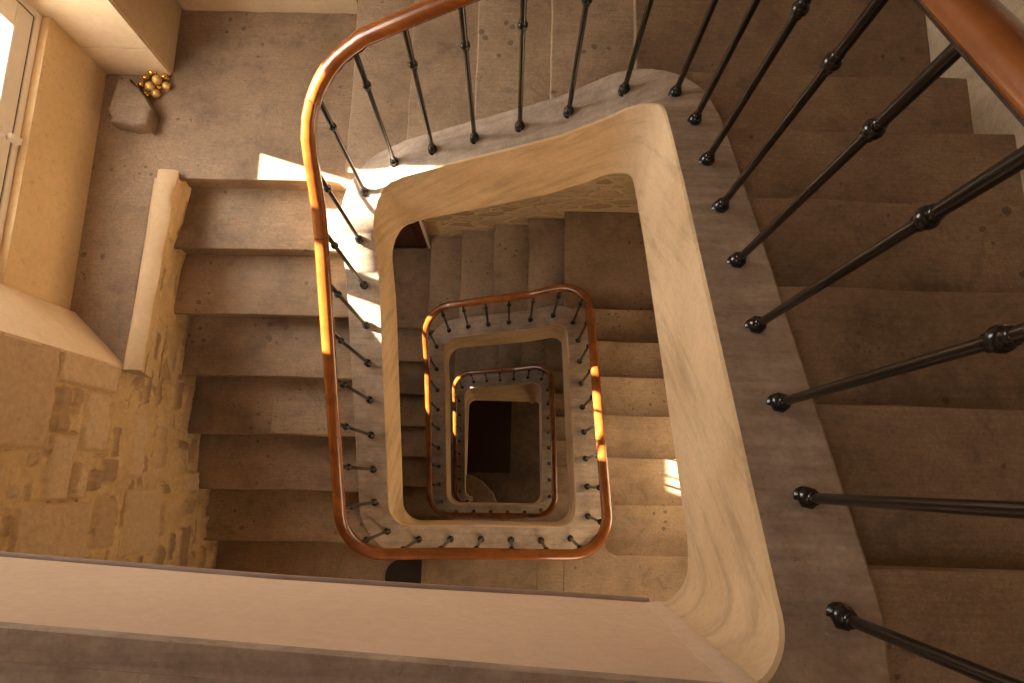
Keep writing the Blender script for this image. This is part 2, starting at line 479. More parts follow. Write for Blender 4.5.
# ------------------------------------------------------------------ steps
ORD = ['top', 'middle', 'lowest']
def noz(y, z, sgn):      # rounded nosing profile points from top to riser, y outward
    return [(y - .012, z), (y - .004, z - .003), (y, z - .012), (y, z - .026), (y - .004, z - .036), (y - .012, z - .040), (y - .028, z - .046)]
def step_block(kind, n, k, d, a_prev, a, inner, outer_a, outer_b, parent, drop=True):
    """kind E/N/W; tread at depth d from riser a_prev(back) to nosing a (along the descent), inner/outer across"""
    bm = bmesh.new()
    back = a_prev - .028
    sec = [(back, 0.)] + noz(a, 0., 1) + [(a - .028, -R_ - .13), (back, -.13)]
    if d + R_ + .13 > G0: sec[-2] = (a - .028, -(G0 - d)); sec[-1] = (back, max(-.13, -(G0 - d)))
    def W(u, w, z):
        if kind == 'E': return (w, u, Z(d) + z)
        if kind == 'N': return (-u, w, Z(d) + z)
        return (w, -u, Z(d) + z)
    m = 9
    rings = []
    for j in range(m + 1):
        t = j / m
        ring = []
        for u, z in sec:
            w = inner + ((outer_a if u < (back + a) / 2 else outer_b) - inner) * t
            # worn front edge: a shallow hollow and little chips
            wear = 0
            if z > -.05 and u > a - .03:
                wear = .004 * noise.noise(Vector((w * 9, a * 7, d * 3))) - .005 * math.exp(-((t - .45) / .25) ** 2)
            ring.append(bm.verts.new(W(u + wear, w, z + (wear * .6 if z > -.02 and u > a - .05 else 0))))
        rings.append(ring)
    q = len(sec)
    for A, B in zip(rings, rings[1:]):
        for i in range(q): bm.faces.new((A[i], A[(i + 1) % q], B[(i + 1) % q], B[i]))
    bm.faces.new(rings[0][::-1]); bm.faces.new(rings[-1])
    return obj('step', bm, M_TREAD, parent, 30)
def land_slab(polys_top, polys_body, d, name, label, thick=.20, mat=None):
    bm = bmesh.new()
    for poly in polys_top: prism(bm, poly, Z(d) - .045, Z(d))
    for poly in polys_body: prism(bm, poly, Z(d) - thick, Z(d) - .045)
    bevel_all(bm, .006, 2, 50)
    o = obj(name, bm, mat or M_FLAG, None)
    return tag(o, label, 'landing')
def fillet(cx, cy, r, a0, a1, n=6):
    return [(cx + r * math.cos(math.radians(a0 + (a1 - a0) * i / n)), cy + r * math.sin(math.radians(a0 + (a1 - a0) * i / n))) for i in range(n + 1)]

lab_f = {
 'E': ['shadowed top flight of wide stone steps on the right behind the large balusters',
       'sunlit golden flight of stone steps on the right of the well, one storey down',
       'small stone flight on the right side, two storeys down, beside the lowest handrail turn'],
 'N': ['brown stone flight across the top of the picture behind the uppermost iron balusters',
       'stone flight across the far side of the well, one storey down, under the rubble wall',
       'small dark stone flight on the far side of the well, two storeys down'],
 'W': ['stone flight on the left descending beside the rubble wall below the window niche',
       'narrow strip of dark steps on the left inside the well, one storey down',
       'tiny strip of steps on the left inside the well, two storeys down'],
}
for n in range(3):
    b = D0 + n * H
    xi_e = XE[n] + WO - .004; yi_n = YN[n] + WO - .004; xi_w = XW[n] - WO + .004
    # east flight
    root = empty('stair_flight', (1.1, .5, Z(b + 3.5 * R_))); tag(root, lab_f['E'][n], 'stairs')
    for k in range(1, 7): step_block('E', n, k, b + k * R_, YE0 + (k - 1) * GE, YE0 + k * GE, xi_e - ((.065 if n == 0 else .11) if k in (1, 6) else 0), XEAST, XEAST, root)
    # north flight
    root = empty('stair_flight', (-.2, 1.9, Z(b + 9.5 * R_))); tag(root, lab_f['N'][n], 'stairs')
    for k in range(1, 5):
        step_block('N', n, k, b + (7 + k) * R_, -XN0 + (k - 1) * GN, -XN0 + k * GN, yi_n - (.07 if k == 4 else (.05 if k == 1 and n else 0)), YNORTH if n == 0 else YNORTH2, YNORTH if n == 0 else YNORTH2, root)
    # west flight
    root = empty('stair_flight', (-1.3, .5, Z(b + 15.5 * R_))); tag(root, lab_f['W'][n], 'stairs')
    for k in range(1, 7):
        y0 = YW0 - (k - 1) * GW; y1 = YW0 - k * GW
        step_block('W', n, k, b + (12 + k) * R_, -y0, -y1, xi_w + ((.07 if n == 0 else .11) if k in (1, 6) else 0), wface(y0) - .01, wface(y1) - .01, root)
        if n == 0 and k == 4:
            stp = [c_ for c_ in root.children][-1]
            bm = bmesh.new(); zt_ = Z(b + 16 * R_)
            prism(bm, [(-1.375, y1 + .014), (-1.372, .425), (-1.05, .432), (-1.045, y1 + .014)], zt_ - .006, zt_ + .0018)
            ip = obj('inlaid_stone', bm, M_INLAY); ip.parent = stp
            ip.matrix_parent_inverse = Matrix.Translation(root.location).inverted() if False else Matrix.Identity(4)
            ip['label'] = 'paler rectangular stone let into the worn step'
    # north-east corner landing
    d = b + 7 * R_; y6 = YE0 + 6 * GE - .028; yn = (YNORTH if n == 0 else YNORTH2)
    so = RC + WO - .004; cx, cy = XE[n] - RC, YN[n] - RC
    arcp = fillet(cx, cy, so, 8, 82)
    arcp = [p for p in arcp if p[0] > XN0 and p[1] > y6]
    if not arcp: arcp = [(XN0 + .04, y6 - .004)]
    def ne(x0): return [(x0, yn), (XEAST, yn), (XEAST, y6), (arcp[0][0], y6)] + arcp + [(x0, arcp[-1][1] + .008)]
    land_slab([ne(XN0)], [ne(XN0 + .028)], d, 'corner_landing',
              ['dark stone corner landing at the top right between the two uppermost flights',
               'square brown stone corner landing at the far right, one storey down, above the golden steps',
               'tiny dark corner landing on the far right, two storeys down'][n], R_ + .13)
    # north-west corner landing
    d = b + 12 * R_; x4 = XN0 - 4 * GN; x4r = x4 + .028; xs = XW[n] - WO + .004
    cx, cy = XW[n] + RC, YN[n] - RC
    arcw = [p for p in fillet(cx, cy, so, 98, 172) if p[0] < x4r and p[1] > YW0]
    xw = -1.81 if n == 0 else -1.81
    def nw(y0, ex):
        # nosing along y0 with a rounded return beside the string
        r = .07
        pts = [(x4r, yn if n == 0 else 2.30)]
        pts += [(-1.815, yn if n == 0 else 2.30), (-1.815, 2.05)]
        pts += [(-2.19, 2.05), (-2.19, .76), (-1.86, .50), (-1.855, .50), (-1.835, 1.47 if ex else 1.48), (wface(1.47), y0)]
        pts += [(-.945, y0), (-.895, y0 - .007), (-.858, y0 - .028), (-.835, y0 - .06), (-.825, y0 - .10), (x4r, y0 - .08)]
        return pts
    land_slab([nw(YW0, True)], [nw(YW0 + .028, False)], d, 'corner_landing',
              ['large brown stone landing at the top left reaching into the window niche beside the rock',
               'brown corner landing left inside the well, one storey down, before the maroon door',
               'tiny corner landing on the far left inside the well, two storeys down'][n], R_ + .13)
# storey landings on the south side
for n in (1, 2):
    d = D0 + n * H
    bm = bmesh.new()
    y6 = YW0 - 6 * GW + .028; yso = YS[n - 1] - WO + .004
    xs = XW[n - 1] - WO + .004; xo = XE[n] + WO - .004
    so = RC + WO - .004
    awc = fillet(XW[n - 1] + RC, YS[n - 1] + RC, so, 188, 262); aec = fillet(XE[n] - RC, YS[n - 1] + RC, so, 278, 352)
    yE = YE0
    joints = [-1.835, -1.21, -.51, .19, .36, XEAST]
    r = .07
    top = [(-1.835, y6), (awc[0][0], y6)] + [p for p in awc if p[1] < y6] + [p for p in aec if p[1] < yE + .16] + \
          [(xo, yE + .10), (xo + r * .1, yE + .045), (xo + r * .4, yE + .014), (xo + r, yE), (XEAST, yE)]
    # split into slabs at the joints
    for j0, j1 in zip(joints, joints[1:]):
        seg = []
        prev = None
        def yat(x):
            for (a, ya), (b_, yb) in zip(top, top[1:]):
                if a <= x <= b_ and b_ > a: return ya + (yb - ya) * (x - a) / (b_ - a)
            return top[-1][1]
        a_, b_ = j0 + .0015, j1 - .0015
        inner_pts = [p for p in top if a_ < p[0] < b_]
        if j0 == joints[0]: s0 = (a_, y6)
        else: s0 = (a_, yat(a_))
        s1 = (b_, yat(b_))
        poly = [s0] + inner_pts + [s1, (b_, YSOUTH), (a_, YSOUTH)]
        prism(bm, poly, Z(d) - .045, Z(d))
    top2 = [(x, min(y, yE - .028) if x > xo - .02 else y) for x, y in top]
    prism(bm, top2 + [(XEAST, YSOUTH), (-1.835, YSOUTH)], Z(d) - .28, Z(d) - .047)
    o = obj('storey_landing', bm, M_FLAG, None)
    tag(o, ['', 'brown flagstone landing just beyond the pale foreground beam, one storey down', 'flagstone landing under the lower handrail, two storeys down'][n], 'landing')

# dark mat on the first landing down
bm = bmesh.new(); d = D0 + H
poly = [(-.535, -.50), (-.66, -.50)] + fillet(-.66, -.60, .10, 90, 180, 6)[1:] + fillet(-.64, -1.0, .12, 180, 270, 6) + [(-.535, -1.12)]
prism(bm, poly, Z(d) + .0005, Z(d) + .012)
for k in range(9):
    x = -.74 + .022 * k
    box(bm, x, x + .008, -1.0, -.6, Z(d) + .012, Z(d) + .015)
tag(obj('door_mat', bm, M_MAT, None), 'small black ribbed mat with rounded corners on the landing beyond the pale beam', 'mat')

# top landing in the foreground
def edge_y(x): return -.273 - .058 * x
bm = bmesh.new()
xa, xb = -1.84, .362
# plaster face of the landing beam, bottom edge dips to the right
pts = [(-1.84, 1.70), (-.55, 1.705), (-.2, 1.745), (.12, 1.80), (.362, 1.82)]
for (x0, d_0), (x1, d_1) in zip(pts, pts[1:]):
    v = [bm.verts.new(q) for q in ((x0, edge_y(x0), Z(d_0)), (x1, edge_y(x1), Z(d_1)), (x1, edge_y(x1) - .28, Z(d_1)), (x0, edge_y(x0) - .28, Z(d_0)),
                                   (x0, edge_y(x0), Z(D0) - .006), (x1, edge_y(x1), Z(D0) - .006), (x1, edge_y(x1) - .28, Z(D0) - .006), (x0, edge_y(x0) - .28, Z(D0) - .006))]
    for q in ((0, 1, 2, 3), (4, 7, 6, 5), (0, 4, 5, 1), (3, 2, 6, 7)): bm.faces.new([v[i] for i in q])
    if x0 == -1.84: bm.faces.new([v[i] for i in (0, 3, 7, 4)])
    if x1 == .362: bm.faces.new([v[i] for i in (1, 5, 6, 2)])
bmesh.ops.remove_doubles(bm, verts=bm.verts[:], dist=1e-5)
beam = empty('landing_beam', (-.7, -.4, Z(D0)))
tag(beam, 'smooth cream plastered beam edging the top landing across the bottom foreground', 'beam')
obj('plaster_face', bm, M_SMOOTH, beam, 30)
bm = bmesh.new()
for (x0, d_0), (x1, d_1) in zip(pts, pts[1:]):
    for (yo0, yo1, z0, z1) in ((.004, -.02, -.014, .0), ):
        extrude_section(bm, [(x0, edge_y(x0) + .0 , Z(d_0)), (x0, edge_y(x0) + .009, Z(d_0) - .004), (x0, edge_y(x0) + .010, Z(d_0) - .012), (x0, edge_y(x0) - .0, Z(d_0) - .02), (x0, edge_y(x0) - .05, Z(d_0) - .02), (x0, edge_y(x0) - .05, Z(d_0))],
                        [(x1, edge_y(x1) + .0, Z(d_1)), (x1, edge_y(x1) + .009, Z(d_1) - .004), (x1, edge_y(x1) + .010, Z(d_1) - .012), (x1, edge_y(x1) - .0, Z(d_1) - .02), (x1, edge_y(x1) - .05, Z(d_1) - .02), (x1, edge_y(x1) - .05, Z(d_1))])
obj('edge_bead', bm, M_TRIM, beam, 60)
# ragged pale plaster where beam meets the string
bm = bmesh.new()
rows = []
for i in range(41):
    t = i / 40; dd = D0 + .0 + t * .715
    x = .352 + .02 * t + .006 * noise.noise(Vector((t * 5, 7, 1))) + .005 * noise.noise(Vector((t * 19, 3, 1))); w = .021 + .008 * noise.noise(Vector((t * 11, 1, 3)))
    rows.append([bm.verts.new((x - w, edge_y(x - w) + .001, Z(dd))), bm.verts.new((x - w * .3, edge_y(x) + .0035, Z(dd))), bm.verts.new((x + w * .5, edge_y(x) + .0055, Z(dd))), bm.verts.new((x + w + .006, edge_y(x) + .004, Z(dd))),
                 bm.verts.new((x + w + .01, edge_y(x) - .03, Z(dd))), bm.verts.new((x - w, edge_y(x) - .03, Z(dd)))])
for A, B in zip(rows, rows[1:]):
    for k in range(6): bm.faces.new((A[k], A[(k + 1) % 6], B[(k + 1) % 6], B[k]))
bm.faces.new(rows[0]); bm.faces.new(rows[-1][::-1])
obj('plaster_patch', bm, M_PATCH, beam, 60)
bm = bmesh.new()
def strip(y0, y1, z0, z1, x0=-1.84, x1=.345):
    extrude_section(bm, [(x0, edge_y(x0) + y0, z0), (x0, edge_y(x0) + y0, z1), (x0, edge_y(x0) + y1, z1), (x0, edge_y(x0) + y1, z0)],
                    [(x1, edge_y(x1) + y0, z0), (x1, edge_y(x1) + y0, z1), (x1, edge_y(x1) + y1, z1), (x1, edge_y(x1) + y1, z0)])
strip(.002, -.043, Z(D0) - .006, Z(D0) + .028)
strip(-.0445, -.19, Z(D0) - .006, Z(D0) + .024)
obj('stone_edging', bm, M_STOP, beam)
bm = bmesh.new()
poly = [(-1.84, edge_y(-1.84) - .192), (.362, edge_y(.362) - .192), (.66, -.47), (.66, YE0), (XEAST, YE0), (XEAST, YSOUTH), (-1.84, YSOUTH)]
prism(bm, poly, Z(D0) - .045, Z(D0))
poly2 = [(-1.84, -.55), (.66, -.55), (.66, YE0 - .028), (XEAST, YE0 - .028), (XEAST, YSOUTH), (-1.84, YSOUTH)]
prism(bm, poly2, Z(D0) - .3, Z(D0) - .047)
bevel_all(bm, .005, 1, 50)
tag(obj('storey_landing', bm, M_FLAG, None), 'stone floor of the top landing behind the cream beam at the bottom of the picture', 'landing')

# ------------------------------------------------------------------ west wall with window niches
bm = bmesh.new()
XB = -2.30
NW_D = [D0 + n * H + 12 * R_ for n in range(3)]
lev = [Z(-1.7)]
# full height strips south of the niches and north of them
def wbox(x0, x1, y0, y1, da, db, mi=0): return box(bm, x0, x1, y0, y1, Z(db), Z(da), mi)
wbox(XB, XWALL - .02, YSOUTH - .3, .48, -1.7, G0, 0)
wbox(XB, -1.815, 2.062, YNORTH + .3, -1.7, G0, 3)
top_prev = -1.7
NH = 2.262                                # niche height
for n, dn in enumerate(NW_D):
    head = dn - NH
    wbox(XB, XWALL, .48, 2.062, top_prev, head, 0)            # wall over the niche
    wbox(XB, -2.16, .48, 2.062, dn - (.45 if n == 0 else 1.24), dn + .02, 1)         # window parapet; the unseen lower ones are raised to cut the sun patches
    # splayed south jamb
    prism(bm, [(XWALL, .49), (XWALL, .478), (XB, .478), (XB, .78), (-2.134, .76)], Z(dn), Z(head), 2)
    # dressed facing inside the north jamb, with a course joint
    for a, b_ in ((dn, dn - .225), (dn - .231, dn - .62), (dn - .626, dn - 1.1), (dn - 1.106, head)):
        box(bm, -2.20, -1.822, 2.052 - .004, 2.064, Z(a), Z(b_), 2)
    top_prev = dn + .0
    # solid wall under the niche floor, behind the kerb
    wbox(XB, -1.86, .48, 2.062, dn + .31, (NW_D[n + 1] - NH) if n < 2 else G0, 0)
    top_prev = dn + .31
w = obj('wall_west', bm, [M_RUBBLE, M_PLASTER, M_JAMB, M_PITTED], None); struct(w)
# rubble relief of the wall beside the left flight (seen from the landing down)
random.seed(11)
Y0, Y1, DA, DB = -1.2, .495, .6, D0 + H + .02
seeds = []
# dressed quoins at the arris: (y0,y1,d0,d1,tone)
quo = [(.08, .492, 2.02, 2.75, .85), (.36, .492, 2.765, 3.21, .95), (-.38, -.15, 2.65, 3.13, .9), (.09, .325, 2.98, 3.16, .98), (-.13, .12, 2.79, 2.945, .98), (-.40, -.10, 3.42, 3.75, .9),
       (.20, .492, 1.2, 2.0, .9), (.29, .34, 3.0, 3.1, .3), (-.05, .04, 3.15, 3.28, .5), (-.34, -.14, 3.16, 3.33, .75)]
stones = []
d = DA
while d < DB:
    h = random.choice([.07, .09, .11, .14, .17])
    y = Y0 - random.random() * .2
    while y < 1.5:
        wd = random.uniform(.07, .26) if random.random() < .8 else random.uniform(.25, .4)
        hh = h * random.uniform(.55, 1.0)
        if random.random() < .86:
            stones.append((y + random.uniform(.008, .03), y + wd - random.uniform(.008, .035), d + random.uniform(0, h - hh), d + random.uniform(0, h - hh) * 0 + hh, random.random(), random.uniform(.35, 1), random.uniform(-.12, .12)))
        y += wd
    d += h + random.uniform(.0, .02)
def relief(y, d):
    wy = y + .014 * noise.noise(Vector((y * 14, d * 14, 1))) + .006 * noise.noise(Vector((y * 40, d * 40, 7)))
    wd = d + .014 * noise.noise(Vector((y * 14, d * 14, 11))) + .006 * noise.noise(Vector((y * 40, d * 40, 17)))
    for a, b, c, e, t in quo:
        q = min(y - a, b + .02 - y, wd - c, e - wd)
        if q > 0:
            k = min(1, q / .008); return k, t, .014 * k
        if q > -.014: return 0., .5, -.006 + .004 * (q / -.014)
    best = (0., .5, 0.)
    for i in buckets.get(int(d / .1), ()):
        a, b, c, e, t, ht, sk = stones[i]
        yy = wy; dd = wd - sk * (yy - (a + b) / 2)
        q = min(yy - a, b - yy, (dd - c), (e - dd))
        if q > best[0] * .02 and q > 0:
            k = min(1, q / .012)
            rim = -.016 * math.exp(-(q / .006) ** 2) if ht > .55 else 0
            best = (k, t, (.036 * ht * k) * (.8 if ht > .5 else -.5) + rim)
    return best
buckets = {}
for i, s_ in enumerate(stones):
    for kk in range(int(s_[2] / .1) - 1, int(s_[3] / .1) + 2): buckets.setdefault(kk, []).append(i)
NY_, ND_ = 210, 400
bm = bmesh.new(); cl = bm.loops.layers.color.new('stone')
vals = {}
grid = []
for j in range(ND_ + 1):
    row = []
    dd = DA + (DB - DA) * j / ND_
    for i in range(NY_ + 1):
        y = Y0 + (Y1 - Y0) * i / NY_
        k, t, hgt = relief(y, dd)
        xb = XWALL if dd < NW_D[0] else XWALL + (wface(y) - XWALL) * min(1, (dd - NW_D[0]) / .25)
        rough = .007 * noise.noise(Vector((y * 22, dd * 22, 3))) + .004 * noise.noise(Vector((y * 60, dd * 60, 5))) + .012 * noise.noise(Vector((y * 3, dd * 3, 8)))
        if i == NY_ and dd < NW_D[0]: hgt = 0; rough *= .2
        v = bm.verts.new((xb - .014 + hgt * 1.1 + rough, y, Z(dd))); vals[v] = (k, t); row.append(v)
    grid.append(row)
for A, B in zip(grid, grid[1:]):
    for i in range(NY_):
        f = bm.faces.new((A[i], A[i + 1], B[i + 1], B[i]))
        for lp in f.loops:
            k, t = vals[lp.vert]; lp[cl] = (k, t, 0, 1)
rel = obj('rubble_facing', bm, M_RELIEF, w, 180)
print('relief normal check', rel.data.polygons[1000].normal)

# kerb wall between the steps and the niche floor, one per storey
for n, dn in enumerate(NW_D[:1]):
    bm = bmesh.new(); m = 170; kc = bm.loops.layers.color.new('stone'); kv = {}
    rows = []
    for i in range(m + 1):
        y = .475 + (1.495 - .475) * i / m
        xf = -1.752 + (y - .47) * .050; xlow = wface(y); xbk = -1.840 + (y - .47) * .040
        nz = lambda a, k: noise.noise(Vector((y * 7, a, k))) * .006
        col = []
        sec = [(xbk, -.002), (xbk, .042), (xbk + .015, .052 + nz(1, 1)), ((xf + xbk) / 2, .056 + nz(2, 2)), (xf - .014, .050 + nz(3, 3)), (xf + nz(4, 1), .036)]
        tones = {}
        for k in range(1, 130):
            zz = .036 - k * .0135
            rk, rt, rh = relief(y, dn - zz) if k > 3 else (0, .5, 0)
            tones[len(sec)] = (rk, rt)
            sec.append((xf + (xlow - xf) * min(1, k / 22) + rh * (.35 if y < 1.25 else .0) - .006 + .004 * noise.noise(Vector((y * 12, zz * 18, 5))) + .005 * noise.noise(Vector((y * 45, zz * 50, 9))), zz))
        sec += [(-1.90, .036 - 129 * .0135), (-1.90, -.002)]
        vr = [bm.verts.new((x, y, Z(dn) + z)) for x, z in sec]
        for k_, t_ in tones.items(): kv[vr[k_]] = t_
        rows.append(vr)
    q = len(rows[0])
    for A, B in zip(rows, rows[1:]):
        for k in range(q):
            f = bm.faces.new((A[k], A[(k + 1) % q], B[(k + 1) % q], B[k])); f.material_index = 1 if 6 <= k < q - 2 else 0
            for lp in f.loops: lp[kc] = (*kv.get(lp.vert, (0, .5)), 0, 1)
    bm.faces.new(rows[0]); bm.faces.new(rows[-1][::-1])
    o = obj('niche_kerb', bm, [M_KERB, M_RELIEF], None, 60)
    tag(o, 'cream topped kerb wall between the left stone flight and the window niche floor', 'kerb')

# the north, east and south walls
bm = bmesh.new()
box(bm, XB, -.845, YNORTH, YNORTH + .3, Z(NW_D[0] + .31), ZTOP, 0)
box(bm, -.845, XEAST + .3, YNORTH, YNORTH + .3, Z(D0 + 12 * R_) - .31, ZTOP, 0)
box(bm, -.845, XEAST + .3, YNORTH2, YNORTH + .3, 0, Z(D0 + 12 * R_) - .31, 0)
# ledge under the first landing and the lower storeys' door recess
for n in (1, 2):
    box(bm, -1.815, -.845, 2.46, YNORTH + .3, Z(NW_D[n]) - .3, Z(NW_D[n]) + 2.2, 1)
    box(bm, -1.815, -1.69, 2.30, 2.46, Z(NW_D[n]), Z(NW_D[n]) + 2.2, 1)
    box(bm, -.875, -.845, 2.31, 2.374, Z(NW_D[n]) - R_ , Z(NW_D[n]) + 2.2, 1)
    box(bm, -1.815, -.845, 2.31, YNORTH + .3, Z(NW_D[n]) + 2.2, Z(NW_D[n - 1]) - .31, 0)
box(bm, -1.815, -.845, 2.31, YNORTH + .3, 0, Z(NW_D[2]) - .31, 0)
wn = struct(obj('wall_north', bm, [M_RUBBLE, M_JAMB], None))
# cream plinth along the top-left landing
bm = bmesh.new(); rows = []
for i in range(31):
    x = -1.80 + i * .95 / 30; e = .006 * noise.noise(Vector((x * 9, 2, 2)))
    y = YNORTH - .022 + e
    rows.append([bm.verts.new(q) for q in ((x, YNORTH, Z(NW_D[0])), (x, y, Z(NW_D[0])), (x, y, Z(NW_D[0]) + .3), (x, y + .01, Z(NW_D[0]) + .32), (x, YNORTH, Z(NW_D[0]) + .32))])
for A, B in zip(rows, rows[1:]):
    for k in range(5): bm.faces.new((A[k], A[(k + 1) % 5], B[(k + 1) % 5], B[k]))
bm.faces.new(rows[0]); bm.faces.new(rows[-1][::-1])
struct(obj('baseboard_north', bm, M_PITTED, None, 40))
bm = bmesh.new(); box(bm, XEAST, XEAST + .3, YSOUTH - .3, YNORTH + .3, 0, ZTOP)
def mat_eastwall():
    s = NT('stained pale lime render')
    n = s.noise(2.6, 6, .65); g = s.noise(13, 6, .75); cr = s.voro(3.4, 'DISTANCE_TO_EDGE')
    c = s.ramp(n, [(.3, (.40, .30, .19)), (.55, (.55, .44, .31)), (.75, (.62, .52, .39))])
    c = s.mix(s.ramp(s.noise(8, 7, .8), [(.58, 0.), (.68, .6)]), c, (.26, .16, .08))
    c = s.mix(s.ramp(s.noise(4, 8, .8, None, 1.2), [(.47, 0.), (.5, .35), (.53, 0.)]), c, (.24, .16, .10))
    s.bump(g, .6, .02); return s.out(c, .9)
struct(obj('wall_east', bm, mat_eastwall()))
bm = bmesh.new(); box(bm, XB, XEAST + .3, YSOUTH - .3, YSOUTH, 0, ZTOP)
struct(obj('wall_south', bm, M_PLASTER))
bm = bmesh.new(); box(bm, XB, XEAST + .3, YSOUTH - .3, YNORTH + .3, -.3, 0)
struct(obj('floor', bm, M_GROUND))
bm = bmesh.new(); box(bm, XB, XEAST + .3, YSOUTH - .3, YNORTH + .3, ZTOP, ZTOP + .2)
struct(obj('ceiling', bm, M_CEIL))

# maroon doors beside the corner landings one and two storeys down
for n in (1, 2):
    z0 = Z(NW_D[n]); r = struct(empty('door_%d' % n, (-1.28, 2.33, z0)))
    bm = bmesh.new(); box(bm, -1.69, -.877, 2.312, 2.36, z0 + .003, z0 + 2.19)
    for zz in ((.12, .9), (1.0, 2.05)):
        for xx in ((-1.6, -1.32), (-1.22, -.95)):
            box(bm, xx[0], xx[1], 2.300, 2.313, z0 + zz[0], z0 + zz[1])
    bevel_all(bm, .005, 1, 50); obj('door_leaf', bm, M_DOOR, r)
    bm = bmesh.new(); lathe(bm, 0, 0, [(0, .008), (.03, .008), (.035, .022), (.055, .026), (.066, .015), (.068, 0)], 14)
    bmesh.ops.rotate(bm, verts=bm.verts[:], matrix=Matrix.Rotation(PI / 2, 3, 'X')); bmesh.ops.translate(bm, verts=bm.verts[:], vec=(-.93, 2.312, z0 + 1.0))
    obj('door_handle', bm, M_STEEL, r, 40)

# ------------------------------------------------------------------ windows
def window(n):
    dn = NW_D[n]; z0 = Z(dn) + (.452 if n == 0 else 1.24); z1 = Z(dn) + 2.26; ya, yb = .755, 2.066; xo = -2.23
    r = struct(empty('window_%d' % (n + 1), (xo, 1.41, z0)))
    def part(name, boxes, mat, bev=.003):
        bm = bmesh.new()
        for b in boxes: box(bm, *b)
        if bev: bevel_all(bm, bev, 1, 50)
        return obj(name, bm, mat, r)
    # frame
    part('window_frame', [(xo - .04, xo + .035, ya, yb, z0, z0 + .035), (xo - .04, xo + .035, ya, yb, z1 - .05, z1),
                          (xo - .04, xo + .035, ya, ya + .045, z0 + .035, z1 - .05), (xo - .04, xo + .035, yb - .045, yb, z0 + .035, z1 - .05)], M_WPAINT)
    part('sash_gap', [(xo - .03, xo + .026, ya + .045, yb - .045, z0 + .035, z0 + .043), (xo - .03, xo + .026, ya + .045, ya + .051, z0 + .043, z1 - .05), (xo - .03, xo + .026, yb - .051, yb - .045, z0 + .043, z1 - .05)], M_GAP, 0)  # dark strips painted in for the shaded gap around the sashes
    ym = (ya + yb) / 2; ym = 1.41
    for y0, y1 in ((ya + .051, ym - .001), (ym + .001, yb - .051)):
        wl, wr = (.13, .055) if y0 < 1.2 else (.055, .12 if n == 0 else .22)  # outer stiles widened to narrow the sunbeam, most on the unseen lower windows
        s0, s1 = z0 + .043, z1 - .05; x0, x1 = xo - .025, xo + .030
        o = part('sash', [(x0, x1, y0, y1, s0, s0 + .10), (x0, x1, y0, y1, s1 - .06, s1), (x0, x1, y0, y0 + wl, s0 + .10, s1 - .06), (x0, x1, y1 - wr, y1, s0 + .10, s1 - .06),
                          (x0 + .01, x1 - .01, y0 + wl, y1 - wr, s0 + .60, s0 + .625)], M_WPAINT)
        bm = bmesh.new(); box(bm, xo - .002, xo + .002, y0 + wl, y1 - wr, s0 + .10, s1 - .06)
        g = obj('glass_pane', bm, M_GLASS, o)
        g.parent = o; g.matrix_parent_inverse = Matrix.Identity(4)
        g.matrix_parent_inverse = Matrix.Translation(r.location).inverted() if False else Matrix.Identity(4)
    # bolt and lever across the meeting stile
    bm = bmesh.new(); bmesh.ops.create_cone(bm, cap_ends=True, segments=10, radius1=.007, radius2=.007, depth=.34, matrix=Matrix.Translation((xo + .043, ym, z0 + .22)))
    box(bm, xo + .030, xo + .048, ym - .02, ym + .02, z0 + .10, z0 + .125); box(bm, xo + .030, xo + .048, ym - .02, ym + .02, z0 + .30, z0 + .32)
    box(bm, xo + .030, xo + .060, ym - .014, ym + .014, z0 + .02, z0 + .07)
    bmesh.ops.create_uvsphere(bm, u_segments=10, v_segments=8, radius=.014, matrix=Matrix.Translation((xo + .052, ym, z0 + .08)))
    obj('window_bolt', bm, M_WPAINT, r, 40)
    return r
for n in range(3): window(n)

# ------------------------------------------------------------------ ground floor things
bm = bmesh.new()
prism(bm, [(-1.0, .10), (-.62, .08), (-.42, -.02), (-.24, -.2), (-.15, -.42), (-.12, -.7), (-.12, -.95), (-1.0, -.95)], .001, .17)
bevel_all(bm, .02, 2, 50)
tag(obj('curtail_step', bm, M_FLAG, None, 40), 'rounded pale stone block on the dark ground floor at the bottom of the well', 'step')
bm = bmesh.new(); box(bm, -.85, .02, .12, 1.75, .0005, .016)  # mat widened to the right to put in the shade of the well bottom
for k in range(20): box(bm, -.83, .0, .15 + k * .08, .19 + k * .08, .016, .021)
tag(obj('entrance_mat', bm, M_COIR), 'dark rectangular entrance mat on the ground floor deep at the centre of the well', 'mat')

